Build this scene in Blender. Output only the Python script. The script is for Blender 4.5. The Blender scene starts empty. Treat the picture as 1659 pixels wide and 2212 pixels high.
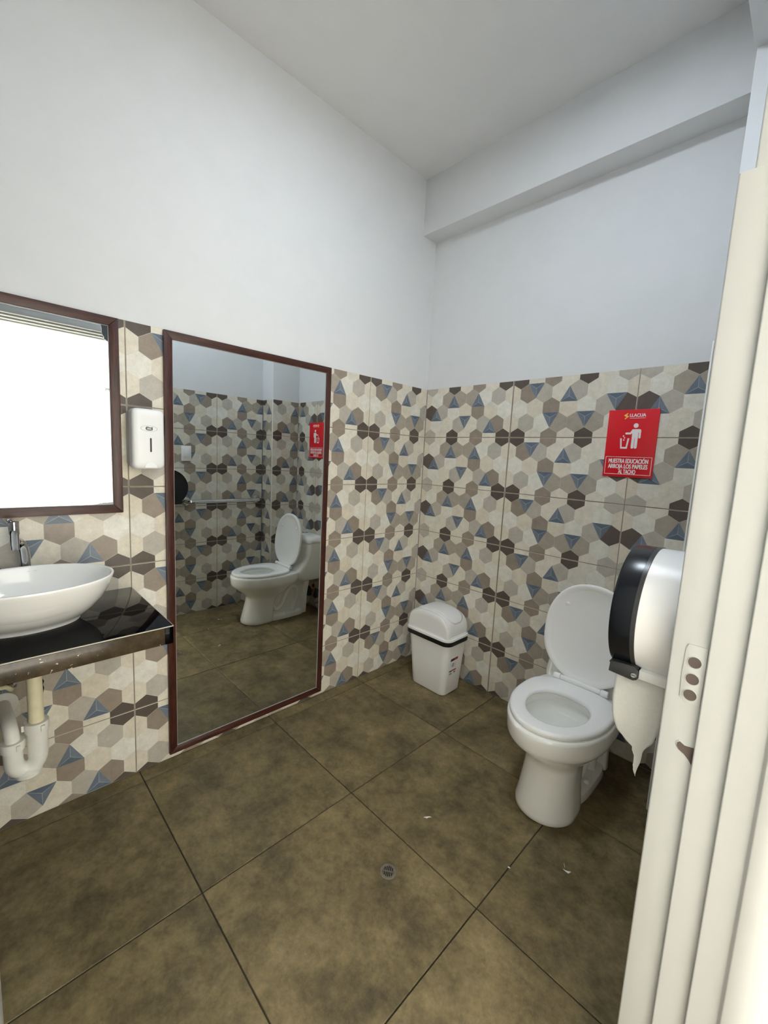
import bpy, bmesh, math, random
from mathutils import Vector, Matrix
random.seed(7)
PI = math.pi
scene = bpy.context.scene
COL = scene.collection

# ------------------------------------------------------------------ camera, light, exposure
CAM = Vector((1.8006, -2.1116, 1.3334))
YAW, PITCH, ROLL, FPX = -0.7909, -0.127, 0.0505, 911.88
fw = Vector((math.sin(YAW) * math.cos(PITCH), math.cos(YAW) * math.cos(PITCH), math.sin(PITCH)))
r0 = Vector((math.cos(YAW), -math.sin(YAW), 0)); u0 = r0.cross(fw)
rt = math.cos(ROLL) * r0 + math.sin(ROLL) * u0
up = -math.sin(ROLL) * r0 + math.cos(ROLL) * u0
cam_data = bpy.data.cameras.new('camera'); cam = bpy.data.objects.new('camera', cam_data); COL.objects.link(cam)
cam.matrix_world = Matrix(((rt.x, up.x, -fw.x, CAM.x), (rt.y, up.y, -fw.y, CAM.y), (rt.z, up.z, -fw.z, CAM.z), (0, 0, 0, 1)))
cam_data.sensor_fit = 'HORIZONTAL'; cam_data.sensor_width = 36.0; cam_data.lens = FPX / 1659 * 36.0
cam_data.clip_start = 0.004
scene.camera = cam

world = bpy.data.worlds.new('sky'); scene.world = world; world.use_nodes = True
bg = world.node_tree.nodes['Background']
bg.inputs[0].default_value = (0.80, 0.89, 1.0, 1); bg.inputs[1].default_value = 0.9

def add_light(name, kind, loc, direction, **kw):
    l = bpy.data.lights.new(name, kind); o = bpy.data.objects.new(name, l); COL.objects.link(o)
    o.location = loc; o.rotation_euler = Vector(direction).to_track_quat('-Z', 'Y').to_euler()
    for k, v in kw.items(): setattr(l, k, v)
    return o
add_light('sun', 'SUN', (0, 0, 6), (0.33, -0.30, -0.90), energy=19.0, angle=0.01, color=(1.0, 0.985, 0.965))
# the portal only steers the sampling of the sky through the doorway
p = add_light('doorway_portal', 'AREA', (1.86, -1.70, 1.04), (-1, 0, 0), shape='RECTANGLE', size=0.9, size_y=2.06); p.data.cycles.is_portal = True

FILL_LAMP = 32.0        # glow of the added, unseen ceiling fill light built below
LMX, LMY = 1.10, -1.10
vs = scene.view_settings
vs.view_transform = 'Standard'; vs.look = 'None'; vs.gamma = 1.0; vs.use_curve_mapping = False
vs.exposure = 0.66
cy = scene.cycles
cy.max_bounces = 10; cy.diffuse_bounces = 7; cy.glossy_bounces = 6; cy.transmission_bounces = 6; cy.transparent_max_bounces = 8
cy.caustics_reflective = False; cy.caustics_refractive = False
cy.use_denoising = True; cy.adaptive_threshold = 0.02
cy.sample_clamp_indirect = 8.0

# ------------------------------------------------------------------ materials
def srgb(r, g, b):
    f = lambda c: (c / 255 / 12.92) if c / 255 <= 0.04045 else ((c / 255 + 0.055) / 1.055) ** 2.4
    return (f(r), f(g), f(b), 1)

class NT:
    def __init__(s, name):
        s.m = bpy.data.materials.new(name); s.m.use_nodes = True; s.t = s.m.node_tree
        s.b = s.t.nodes['Principled BSDF']
    def n(s, kind, **kw):
        x = s.t.nodes.new(kind)
        for k, v in kw.items():
            if k.startswith('_'): setattr(x, k[1:], v)
            else:
                key = k.replace('__', ' ')
                x.inputs[int(key[1:]) if key[0] == 'i' and key[1:].isdigit() else key].default_value = v
        return x
    def l(s, a, b): s.t.links.new(a, b)
    def mix(s, fac, a, b, blend='MIX'):
        x = s.n('ShaderNodeMix', _data_type='RGBA', _blend_type=blend)
        for sock, v in ((x.inputs[0], fac), (x.inputs[6], a), (x.inputs[7], b)):
            if hasattr(v, 'is_output'): s.l(v, sock)
            else: sock.default_value = v
        return x.outputs[2]
    def ramp(s, fac, stops):
        x = s.n('ShaderNodeValToRGB'); e = x.color_ramp.elements
        e[0].position, e[0].color = stops[0]; e[1].position, e[1].color = stops[-1]
        for p_, c_ in stops[1:-1]:
            q = e.new(p_); q.color = c_
        s.l(fac, x.inputs[0]); return x.outputs[0]
    def noise(s, vec, scale, detail=6, rough=.6):
        x = s.n('ShaderNodeTexNoise', Scale=scale, Detail=detail, Roughness=rough)
        if vec is not None: s.l(vec, x.inputs['Vector'])
        return x.outputs[0]
    def bump(s, h, strength, dist=.002):
        x = s.n('ShaderNodeBump', Strength=strength, Distance=dist); s.l(h, x.inputs['Height']); s.l(x.outputs[0], s.b.inputs['Normal'])
    def geo(s): return s.n('ShaderNodeNewGeometry').outputs['Position']
    def obj(s): return s.n('ShaderNodeTexCoord').outputs['Object']

G = lambda v: (v, v, v, 1)
def plain(name, col, rough=.5, metal=0.0, spec=.5, vary=.0, scale=30, coat=0.0, bump=0.0):
    t = NT(name); b = t.b
    b.inputs['Roughness'].default_value = rough; b.inputs['Metallic'].default_value = metal
    b.inputs['Specular IOR Level'].default_value = spec; b.inputs['Coat Weight'].default_value = coat
    b.inputs['Coat Roughness'].default_value = .05
    if vary or bump:
        f = t.noise(t.geo(), scale)
        lo = tuple(c * (1 - vary) for c in col[:3]) + (1,); hi = tuple(min(1, c * (1 + vary)) for c in col[:3]) + (1,)
        t.l(t.ramp(f, [(.3, lo), (.7, hi)]), b.inputs['Base Color'])
        if bump: t.bump(f, bump)
    else:
        b.inputs['Base Color'].default_value = col
    return t.m

M = {}
M['plaster'] = plain('white_paint', srgb(223, 224, 225), .75, vary=.015, scale=9, bump=.08)
M['ceiling'] = plain('ceiling_paint', srgb(227, 227, 227), .85, vary=.015, scale=7)
M['grout'] = plain('grout', srgb(150, 138, 127), .9, vary=.35, scale=6)
M['floor_joint'] = plain('floor_joint', srgb(52, 46, 34), .9, vary=.3, scale=14)
M['cream_paint'] = plain('cream_enamel', srgb(191, 192, 190), .38, vary=.02, scale=6)
M['porcelain'] = plain('porcelain', srgb(249, 249, 246), .07, spec=.55, coat=.3)
M['seat_plastic'] = plain('seat_plastic', srgb(249, 249, 248), .22)
M['white_plastic'] = plain('white_plastic', srgb(240, 240, 240), .32, vary=.01, scale=20)
M['grey_plastic'] = plain('grey_plastic', srgb(178, 180, 182), .4)
M['pvc'] = plain('white_pvc', srgb(230, 230, 224), .35, vary=.05, scale=25)
M['pvc_old'] = plain('aged_pvc', srgb(226, 218, 186), .4, vary=.06, scale=30)
M['black_plastic'] = plain('black_plastic', srgb(14, 14, 15), .35)
M['smoke'] = plain('smoked_plastic', srgb(10, 14, 21), .24, spec=.5)
M['smoke_edge'] = plain('smoked_edge', srgb(54, 54, 55), .3, vary=.2, scale=90)
M['chrome'] = plain('chrome', srgb(205, 206, 208), .06, metal=1.0)
M['dull_metal'] = plain('dull_metal', srgb(128, 118, 104), .45, metal=.6, vary=.2, scale=80)
M['dark_hole'] = plain('dark_hole', srgb(92, 80, 76), .9)  # flat dark brown; also stands for the shade inside holes and slots
M['drain_dark'] = plain('drain_dark', srgb(6, 6, 6), .9)  # flat black, painted shade for the pipe hole and drain depth
M['granite'] = plain('black_granite', srgb(5, 5, 7), .04, spec=.10, vary=.4, scale=300)
M['granite_edge'] = plain('granite_edge', srgb(200, 192, 178), .4)
M['tissue'] = plain('tissue', srgb(236, 236, 232), .95, vary=.03, scale=120, bump=.3)
M['red'] = plain('red_print', srgb(226, 8, 32), .35)
M['sign_white'] = plain('white_print', srgb(244, 240, 240), .4)
M['sign_yellow'] = plain('yellow_print', srgb(246, 208, 100), .4)
M['navy'] = plain('navy_print', srgb(26, 24, 46), .4)
M['label_red'] = plain('label_red', srgb(170, 34, 40), .4)
M['label_grey'] = plain('label_grey', srgb(170, 166, 158), .6)
M['ink'] = plain('grey_ink', srgb(96, 98, 100), .5)
M['pale_ink'] = plain('pale_ink', srgb(172, 176, 178), .5)
M['red_valve'] = plain('red_valve', srgb(120, 20, 24), .4)
M['braid'] = plain('braided_hose', srgb(150, 140, 124), .4, metal=.5, vary=.4, scale=400)
M['out_wall'] = plain('exterior_paint', srgb(238, 236, 228), .8)
M['out_ground'] = plain('exterior_paving', srgb(196, 190, 178), .85, vary=.1, scale=5)

def wall_tile_material():
    t = NT('printed_wall_tile'); b = t.b
    a = t.n('ShaderNodeAttribute', _attribute_name='print').outputs['Color']
    o = t.geo()
    f = t.noise(o, 28, 8, .7)
    g = t.noise(o, 160, 4, .7)
    m1 = t.ramp(f, [(.28, G(.84)), (.72, G(1.10))])
    m2 = t.ramp(g, [(.3, G(.93)), (.7, G(1.05))])
    c = t.mix(1, a, m1, 'MULTIPLY'); c = t.mix(1, c, m2, 'MULTIPLY')
    rnd = t.n('ShaderNodeObjectInfo').outputs['Random']
    c = t.mix(1, c, t.ramp(rnd, [(0, (.955, .945, .93, 1)), (1, (1.03, 1.03, 1.03, 1))]), 'MULTIPLY')
    t.l(c, b.inputs['Base Color'])
    b.inputs['Roughness'].default_value = .30; b.inputs['Specular IOR Level'].default_value = .4
    return t.m
M['wall_tile'] = wall_tile_material()

def floor_tile_material(name, cols, rough=.42):
    t = NT(name); b = t.b
    o = t.geo()
    rnd = t.n('ShaderNodeObjectInfo').outputs['Random']
    off = t.n('ShaderNodeVectorMath', _operation='MULTIPLY_ADD')
    comb = t.n('ShaderNodeCombineXYZ'); t.l(rnd, comb.inputs[0]); t.l(rnd, comb.inputs[1]); t.l(rnd, comb.inputs[2])
    t.l(comb.outputs[0], off.inputs[0]); off.inputs[1].default_value = (7, 13, 29); t.l(o, off.inputs[2])
    v = off.outputs[0]
    f1 = t.noise(v, 5.0, 12, .72); f2 = t.noise(v, 22, 10, .78); f3 = t.noise(v, 85, 5, .7)
    c = t.ramp(f1, [(.30, cols[0]), (.45, cols[1]), (.58, cols[2]), (.76, cols[3])])
    c = t.mix(1, c, t.ramp(f2, [(.28, G(.58)), (.5, G(1.0)), (.74, G(1.30))]), 'MULTIPLY')
    c = t.mix(1, c, t.ramp(f3, [(.25, G(.84)), (.75, G(1.12))]), 'MULTIPLY')
    c = t.mix(1, c, t.ramp(rnd, [(0, G(.93)), (1, G(1.06))]), 'MULTIPLY')
    t.l(c, b.inputs['Base Color'])
    t.l(t.ramp(f2, [(.3, G(rough + .12)), (.7, G(rough - .06))]), b.inputs['Roughness'])
    t.bump(f3, .12, .001)
    b.inputs['Specular IOR Level'].default_value = .35
    return t.m
M['floor_tile'] = floor_tile_material('cement_floor_tile', [srgb(74, 65, 45), srgb(108, 95, 66), srgb(130, 115, 81), srgb(158, 142, 108)])

def apron_material():
    t = NT('brown_apron_tile'); b = t.b; o = t.geo()
    f = t.noise(o, 24, 8, .7)
    c = t.ramp(f, [(.3, srgb(46, 39, 30)), (.55, srgb(74, 62, 47)), (.75, srgb(96, 82, 63))])
    # chipped glaze: white flecks, denser toward the far end of the counter
    nz = t.n('ShaderNodeTexNoise', Scale=70.0, Detail=2.0); t.l(o, nz.inputs['Vector']); ad = t.n('ShaderNodeVectorMath', _operation='MULTIPLY_ADD'); t.l(nz.outputs['Color'], ad.inputs[0]); ad.inputs[1].default_value = (.03, .03, .03); t.l(o, ad.inputs[2])
    mp = t.n('ShaderNodeMapping'); t.l(ad.outputs[0], mp.inputs[0]); mp.inputs['Scale'].default_value = (50, 50, 95); mp.inputs['Rotation'].default_value = (.5, .2, 0)
    vor = t.n('ShaderNodeTexVoronoi', Scale=1.0); t.l(mp.outputs[0], vor.inputs['Vector'])
    chip = t.ramp(vor.outputs['Distance'], [(.13, G(1)), (.2, G(0))])
    sep = t.n('ShaderNodeSeparateXYZ'); t.l(o, sep.inputs[0])
    mr = t.n('ShaderNodeMapRange'); t.l(sep.outputs[1], mr.inputs[0])
    mr.inputs[1].default_value = -1.85; mr.inputs[2].default_value = -2.08; mr.inputs[3].default_value = 0.0; mr.inputs[4].default_value = 1
    big = t.noise(o, 30, 3, .6)
    add = t.n('ShaderNodeMath', _operation='MULTIPLY_ADD'); t.l(mr.outputs[0], add.inputs[0]); add.inputs[1].default_value = .16; t.l(big, add.inputs[2])
    msk = t.ramp(add.outputs[0], [(.62, G(0)), (.68, G(1))])
    mm = t.mix(1, chip, msk, 'MULTIPLY')
    t.l(t.mix(mm, c, srgb(232, 224, 208)), b.inputs['Base Color'])
    b.inputs['Roughness'].default_value = .16
    return t.m
M['apron'] = apron_material()

def wood_material(name, along):
    t = NT(name); b = t.b
    mp = t.n('ShaderNodeMapping'); t.l(t.geo(), mp.inputs[0])
    mp.inputs['Scale'].default_value = (60, 60, 5) if along == 'z' else (60, 5, 60)
    f = t.noise(mp.outputs[0], 2.2, 8, .65)
    g = t.noise(mp.outputs[0], 9, 4, .6)
    c = t.ramp(f, [(.3, srgb(36, 16, 11)), (.5, srgb(66, 31, 22)), (.72, srgb(88, 45, 32))])
    c = t.mix(1, c, t.ramp(g, [(.3, G(.7)), (.6, G(1.08))]), 'MULTIPLY')
    t.l(c, b.inputs['Base Color']); b.inputs['Roughness'].default_value = .38; t.bump(f, .15)
    return t.m
M['wood_z'] = wood_material('mahogany_upright', 'z'); M['wood_y'] = wood_material('mahogany_cross', 'y')

def mirror_material(name, wear=None):
    t = NT(name); b = t.b
    b.inputs['Metallic'].default_value = 1; b.inputs['Roughness'].default_value = 0.0
    base = (.77, .805, .80, 1)
    b.inputs['Base Color'].default_value = base
    if wear:      # blackened silvering in the corners next to the frame
        o = t.geo(); sep = t.n('ShaderNodeSeparateXYZ'); t.l(o, sep.inputs[0])
        def corner(y, z, sy, sz, hard):
            mp = t.n('ShaderNodeVectorMath', _operation='SUBTRACT'); t.l(o, mp.inputs[0]); mp.inputs[1].default_value = (0, y, z)
            ms = t.n('ShaderNodeVectorMath', _operation='MULTIPLY'); t.l(mp.outputs[0], ms.inputs[0]); ms.inputs[1].default_value = (0, 1 / sy, 1 / sz)
            ln = t.n('ShaderNodeVectorMath', _operation='LENGTH'); t.l(ms.outputs[0], ln.inputs[0])
            ns = t.noise(o, hard, 6, .7)
            a = t.n('ShaderNodeMath', _operation='MULTIPLY_ADD'); t.l(ns, a.inputs[0]); a.inputs[1].default_value = .5; t.l(ln.outputs['Value'], a.inputs[2])
            return a.outputs[0]
        k1 = t.ramp(corner(wear[0], wear[1], .030, .075, 40), [(.95, G(1)), (1.2, G(0))])
        k2 = t.ramp(corner(wear[0], wear[2], .10, .016, 350), [(.75, G(.8)), (1.25, G(0))])
        k = t.mix(1, k1, k2, 'LIGHTEN')
        t.l(t.mix(k, base, srgb(60, 66, 70)), b.inputs['Base Color'])
        t.l(t.ramp(k, [(0, G(0)), (1, G(.5))]), b.inputs['Roughness'])
    return t.m
M['mirror'] = mirror_material('mirror_silver')
M['mirror_worn'] = mirror_material('mirror_silver_worn', (-1.738, 1.744, 1.114))

t = NT('fill_lamp_glow'); t.b.inputs['Base Color'].default_value = G(.8)
t.b.inputs['Emission Color'].default_value = (.80, .90, 1.0, 1); t.b.inputs['Emission Strength'].default_value = FILL_LAMP
M['fill_lamp_glow'] = t.m

# ------------------------------------------------------------------ object helpers
def empty(name, loc=(0, 0, 0)):
    o = bpy.data.objects.new(name, None); COL.objects.link(o); o.location = loc; o.empty_display_size = .05; return o
def tag(o, label=None, cat=None, group=None, kind=None):
    for k, v in (('label', label), ('category', cat), ('group', group), ('kind', kind)):
        if v: o[k] = v
    return o
def root_loc(o):
    v = Vector((0, 0, 0))
    while o is not None: v += o.location; o = o.parent
    return v

class MB:
    def __init__(s): s.v = []; s.f = []
    def add(s, vs, fs):
        k = len(s.v); s.v += [tuple(x) for x in vs]; s.f += [tuple(i + k for i in f) for f in fs]; return s
    def box(s, x0, x1, y0, y1, z0, z1):
        x0, x1 = sorted((x0, x1)); y0, y1 = sorted((y0, y1)); z0, z1 = sorted((z0, z1))
        return s.add([(x0, y0, z0), (x1, y0, z0), (x1, y1, z0), (x0, y1, z0), (x0, y0, z1), (x1, y0, z1), (x1, y1, z1), (x0, y1, z1)],
                     [(0, 3, 2, 1), (4, 5, 6, 7), (0, 1, 5, 4), (1, 2, 6, 5), (2, 3, 7, 6), (3, 0, 4, 7)])
    def loft(s, rings, cap0=True, cap1=True, loop=False):
        n = len(rings[0]); vs = [p for r in rings for p in r]; fs = []
        m = len(rings)
        for i in range(m if loop else m - 1):
            a, b = i * n, ((i + 1) % m) * n
            for j in range(n):
                k = (j + 1) % n; fs.append((a + j, a + k, b + k, b + j))
        if cap0 and not loop: fs.append(tuple(reversed(range(n))))
        if cap1 and not loop: fs.append(tuple(range((m - 1) * n, m * n)))
        return s.add(vs, fs)
    def tube(s, pts, rad, n=16, caps=True, sx=1.0, ref=None):
        pts = [Vector(p) for p in pts]; m = len(pts)
        rads = rad if isinstance(rad, (list, tuple)) else [rad] * m
        T = [(pts[min(i + 1, m - 1)] - pts[max(i - 1, 0)]).normalized() for i in range(m)]
        nrm = Vector(ref) if ref else Vector((0, 0, 1)) if abs(T[0].z) < .9 else Vector((1, 0, 0))
        rings = []
        for i in range(m):
            nrm = (nrm - T[i] * nrm.dot(T[i])).normalized(); bn = T[i].cross(nrm)
            rings.append([pts[i] + (nrm * (math.cos(2 * PI * k / n) * sx) + bn * math.sin(2 * PI * k / n)) * rads[i] for k in range(n)])
        return s.loft(rings, caps, caps)
    def cyl(s, p0, p1, r, n=24, r1=None): return s.tube([p0, p1], [r, r if r1 is None else r1], n)
    def lathe(s, prof, c, axis='z', n=32):
        rings = []
        for r, h in prof:
            ring = []
            for k in range(n):
                a = 2 * PI * k / n; p, q = max(r, 1e-5) * math.cos(a), max(r, 1e-5) * math.sin(a)
                ring.append({'z': (c[0] + p, c[1] + q, c[2] + h), 'x': (c[0] + h, c[1] + p, c[2] + q), 'y': (c[0] + q, c[1] + h, c[2] + p)}[axis])
            rings.append(ring)
        return s.loft(rings)
    def prism(s, poly, fn, d0, d1):
        a = [fn(u, v, d0) for u, v in poly]; b = [fn(u, v, d1) for u, v in poly]
        return s.loft([a, b])
    def build(s, name, mat, parent=None, smooth=True, angle=35, bevel=0.0, seg=2):
        off = root_loc(parent) if parent else Vector((0, 0, 0))
        bm = bmesh.new(); vs = [bm.verts.new(Vector(p) - off) for p in s.v]
        for f in s.f:
            try: bm.faces.new([vs[i] for i in f])
            except ValueError: pass
        bmesh.ops.recalc_face_normals(bm, faces=bm.faces)
        if bevel:
            ed = [e for e in bm.edges if len(e.link_faces) == 2 and e.calc_face_angle(0) > math.radians(28)]
            bmesh.ops.bevel(bm, geom=ed, offset=bevel, segments=seg, affect='EDGES', profile=.5)
        me = bpy.data.meshes.new(name); bm.to_mesh(me); bm.free()
        if bevel: angle = min(angle, 24)      # keep flat faces flat beside their bevels
        if smooth:
            for q in me.polygons: q.use_smooth = True
            me.set_sharp_from_angle(angle=math.radians(angle))
        me.materials.append(M[mat] if isinstance(mat, str) else mat)
        o = bpy.data.objects.new(name, me); COL.objects.link(o); o.parent = parent
        return o

def box(name, dims, mat, parent=None, bevel=0.0, **kw): return MB().box(*dims).build(name, mat, parent, bevel=bevel, **kw)
def sgnpow(c, e): return math.copysign(abs(c) ** e, c)
def sell(cx, cyy, z, rx, ry, n=48, e=2.0):
    k = 2.0 / e
    return [(cx + rx * sgnpow(math.cos(2 * PI * i / n), k), cyy + ry * sgnpow(math.sin(2 * PI * i / n), k), z) for i in range(n)]
def egg(cx, yf, yb, ym, hw, z, n=56, eb=3.2, ef=2.0):
    r = []
    for i in range(n):
        a = 2 * PI * i / n; c, q = math.cos(a), math.sin(a)
        e = ef if q < 0 else eb
        x = hw * sgnpow(c, 2 / e); y = sgnpow(q, 2 / e)
        r.append((cx + x, ym + (y * (ym - yf) if q < 0 else y * (yb - ym)), z))
    return r
def catmull(pts, k=6):
    P = [Vector(p) for p in pts]; P = [2 * P[0] - P[1]] + P + [2 * P[-1] - P[-2]]; out = []
    for i in range(1, len(P) - 2):
        for j in range(k):
            t = j / k; a, b, c, d = P[i - 1], P[i], P[i + 1], P[i + 2]
            out.append(.5 * ((2 * b) + (c - a) * t + (2 * a - 5 * b + 4 * c - d) * t * t + (3 * b - a - 3 * c + d) * t ** 3))
    out.append(P[-2]); return out
def text_mesh(name, body, mat, parent, frame, size, sx=1.0, offset=0.0, align='CENTER', depth=.0004, bold=0.0):
    cu = bpy.data.curves.new(name, 'FONT'); cu.body = body; cu.size = size; cu.align_x = align; cu.align_y = 'CENTER'; cu.offset = offset; cu.extrude = depth
    tmp = bpy.data.objects.new('tmp', cu); COL.objects.link(tmp)
    dg = bpy.context.evaluated_depsgraph_get(); me = bpy.data.meshes.new_from_object(tmp.evaluated_get(dg)); bpy.data.objects.remove(tmp); bpy.data.curves.remove(cu)
    off = root_loc(parent)
    if bold:      # heavier strokes: the same outlines again, a little to each side
        vs0 = [tuple(v.co) for v in me.vertices]; fs0 = [tuple(f.vertices) for f in me.polygons]; n0 = len(vs0)
        me = bpy.data.meshes.new(name)
        me.from_pydata([(x + dx, y + dy, z + k * .00005) for k, (dx, dy) in enumerate(((0, 0), (-bold, 0), (bold, 0), (-bold / 2, bold / 2), (bold / 2, -bold / 2))) for x, y, z in vs0], [], [tuple(i + k * n0 for i in f) for k in range(5) for f in fs0])
    for v in me.vertices: v.co = Vector(frame(v.co.x * sx, v.co.y, v.co.z)) - off
    me.name = name; me.materials.clear(); me.materials.append(M[mat])
    o = bpy.data.objects.new(name, me); COL.objects.link(o); o.parent = parent; return o

# ------------------------------------------------------------------ the room
XW, PX, PY = 1.655, 1.492, -0.255        # tiled face of the door wall, face and front of the corner pillar
YF, ZC = -2.72, 2.952                    # wall behind the camera, ceiling
HT, TW, TH = 1.7783, 0.6, 0.3            # height of the tiling, one wall tile
JOINT = .0035

# --- printed wall tile: seven hexagons wide, rows centred on the joints and three rows between
C_ = dict(
    w=srgb(233, 230, 219), c=srgb(226, 218, 201), l=srgb(230, 224, 209), g=srgb(192, 186, 175), n=srgb(175, 166, 153),
    b=srgb(156, 143, 130), k=srgb(96, 86, 79), q=srgb(102, 91, 85), blue=srgb(112, 123, 138), blue2=srgb(101, 113, 130), blue3=srgb(121, 132, 145), line=srgb(222, 217, 205), tline=srgb(184, 191, 196))
ROWS = ['klblklg', 'cbglglwc', 'wcbcwgq', 'cgwnnnwc', 'klblklg']
TRIS = [(1.5, 1, -1), (3.5, 1, 1), (2.5, 3, -1), (4.5, 3, -1), (6, 2, -1)]   # x in hexagons, row, +1 apex up
HXW, SID = TW / 7, TH / 6
def clip_poly(poly, u0, u1, v0, v1):
    for ax, lim, sg in ((0, u0, 1), (0, u1, -1), (1, v0, 1), (1, v1, -1)):
        out = []
        for i in range(len(poly)):
            a, b = poly[i], poly[(i + 1) % len(poly)]
            da, db = sg * (a[ax] - lim), sg * (b[ax] - lim)
            if da >= 0: out.append(a)
            if da * db < 0:
                t_ = da / (da - db); out.append((a[0] + (b[0] - a[0]) * t_, a[1] + (b[1] - a[1]) * t_))
        poly = out
        if len(poly) < 3: return []
    return poly
def inset(poly, d):
    cx = sum(p[0] for p in poly) / len(poly); cy_ = sum(p[1] for p in poly) / len(poly); out = []
    for x, y in poly:
        L = math.hypot(x - cx, y - cy_) or 1; out.append((x - (x - cx) / L * d, y - (y - cy_) / L * d))
    return out
TILE_CACHE = {}
def tile_mesh(flip, u0, u1, v0, v1):
    """Tile slab in (u right, v up from the tile's lower edge, w out of the wall); only the window u0..u1, v0..v1 of it."""
    key = (flip, round(u0, 4), round(u1, 4), round(v0, 4), round(v1, 4))
    if key in TILE_CACHE: return TILE_CACHE[key]
    verts, faces, cols = [], [], []
    a0, a1, b0, b1 = u0 + JOINT / 2, u1 - JOINT / 2, v0 + JOINT / 2, v1 - JOINT / 2
    def put(poly, w, col):
        k = len(verts); verts.extend((x, y, w) for x, y in poly); faces.append(tuple(range(k, k + len(poly)))); cols.append(col)
    bv = .0008; wb = -.006
    front = [(a0 + bv, b0 + bv), (a1 - bv, b0 + bv), (a1 - bv, b1 - bv), (a0 + bv, b1 - bv)]
    outer = [(a0, b0), (a1, b0), (a1, b1), (a0, b1)]
    put(front, 0, C_['line'])
    k = len(verts); verts.extend((x, y, -bv) for x, y in outer); verts.extend((x, y, wb) for x, y in outer)
    for j in range(4):
        i = (j + 1) % 4
        faces.append((k + j, k + i, i, j)); cols.append(C_['c'])
        faces.append((k + 4 + j, k + 4 + i, k + i, k + j)); cols.append(C_['c'])
    def T(x, y): return (TW - x, TH - y) if flip else (x, y)
    def ccw(p):
        return p if sum(p[i][0] * p[(i + 1) % len(p)][1] - p[(i + 1) % len(p)][0] * p[i][1] for i in range(len(p))) > 0 else p[::-1]
    lim = (a0 + bv, a1 - bv, b0 + bv, b1 - bv)
    for r, row in enumerate(ROWS):
        yc = TH - r * 1.5 * SID
        for i, ch in enumerate(row):
            xc = (i + .5) * HXW if r % 2 == 0 else i * HXW
            hx = [(xc + HXW / math.sqrt(3) * math.cos(PI / 6 + q * PI / 3), yc + SID * math.sin(PI / 6 + q * PI / 3)) for q in range(6)]
            pl = clip_poly([T(*p_) for p_ in inset(hx, .0005)], *lim)
            if pl: put(ccw(pl), .00012, C_[ch])
    for xh, r, d in TRIS:
        xc, yc = xh * HXW, TH - r * 1.5 * SID
        tri = [(xc - .5 * HXW, yc - d * SID), (xc + .5 * HXW, yc - d * SID), (xc, yc + d * SID / 2)]
        pl = clip_poly([T(*p_) for p_ in tri], *lim)
        if pl: put(ccw(pl), .00024, C_['tline'])
        ce = (xc, yc - d * SID / 2)
        for q, cn in ((0, 'blue2'), (1, 'blue'), (2, 'blue3')):
            sub = inset([tri[q], tri[(q + 1) % 3], ce], .0009)
            pl = clip_poly([T(*p_) for p_ in sub], *lim)
            if pl: put(ccw(pl), .00036, C_[cn])
    me = bpy.data.meshes.new('wall_tile'); me.from_pydata(verts, [], faces)
    at = me.color_attributes.new('print', 'FLOAT_COLOR', 'CORNER')
    for q in me.polygons:
        for li in q.loop_indices: at.data[li].color = cols[q.index]
    me.materials.append(M['wall_tile']); me.update()
    TILE_CACHE[key] = me; return me
def tile_wall(parent, origin, udir, spans, z_rows):
    """spans: (distance along udir, flip, u0, u1); tile u axis = udir, w axis = udir x ... into the room."""
    ud = Vector(udir); vd = Vector((0, 0, 1)); wd = ud.cross(vd)
    for s0, flip, u0, u1 in spans:
        for zt, v0, v1 in z_rows:
            o = bpy.data.objects.new('wall_tile', tile_mesh(flip, u0, u1, v0, v1)); COL.objects.link(o); o.parent = parent
            pos = Vector(origin) + ud * (s0 - u0) + vd * (zt - TH)
            pos += wd * random.uniform(-.0003, .0003)
            o.matrix_local = Matrix(((ud.x, vd.x, wd.x, pos.x), (ud.y, vd.y, wd.y, pos.y), (ud.z, vd.z, wd.z, pos.z), (0, 0, 0, 1)))
ZR = [(HT - TH * k, 0.0 if k < 5 else TH - (HT - 1.5), TH) for k in range(6)]

# floor
floor = tag(empty('floor'), 'dark olive brown cement-look tile floor of the washroom', 'floor', kind='structure')
box('floor_bed', (-.02, 1.86, YF - .02, .02, -.08, -.0035), 'floor_joint', floor)
FX, FY, FS = .0704, -1.0858, .5879
def floor_piece(x0, x1, y0, y1):
    g = .0019; MB().box(x0 + g, x1 - g, y0 + g, y1 - g, -.012, 0).build('floor_tile', 'floor_tile', floor, bevel=.0012, seg=1)
fxs = [-.004, FX, FX + FS, FX + 2 * FS, 1.86]; fys = [YF, FY - 2 * FS, FY - FS, FY, FY + FS, .004]
for i in range(4):
    for j in range(5): floor_piece(fxs[i], fxs[i + 1], fys[j], fys[j + 1])

# ceiling with its two beams
ceil = tag(empty('ceiling'), 'plain white ceiling with a boxed beam over the toilet wall', 'ceiling', kind='structure')
box('ceiling_slab', (-.2, 1.9, YF - .2, .2, ZC, ZC + .14), 'ceiling', ceil)
box('ceiling_beam', (-.05, 1.75, -.113, .1, 2.648, ZC + .02), 'plaster', ceil, bevel=.004)
box('ceiling_beam', (PX, 1.86, YF - .05, -.05, 2.685, ZC + .02), 'plaster', ceil, bevel=.004)

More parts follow.
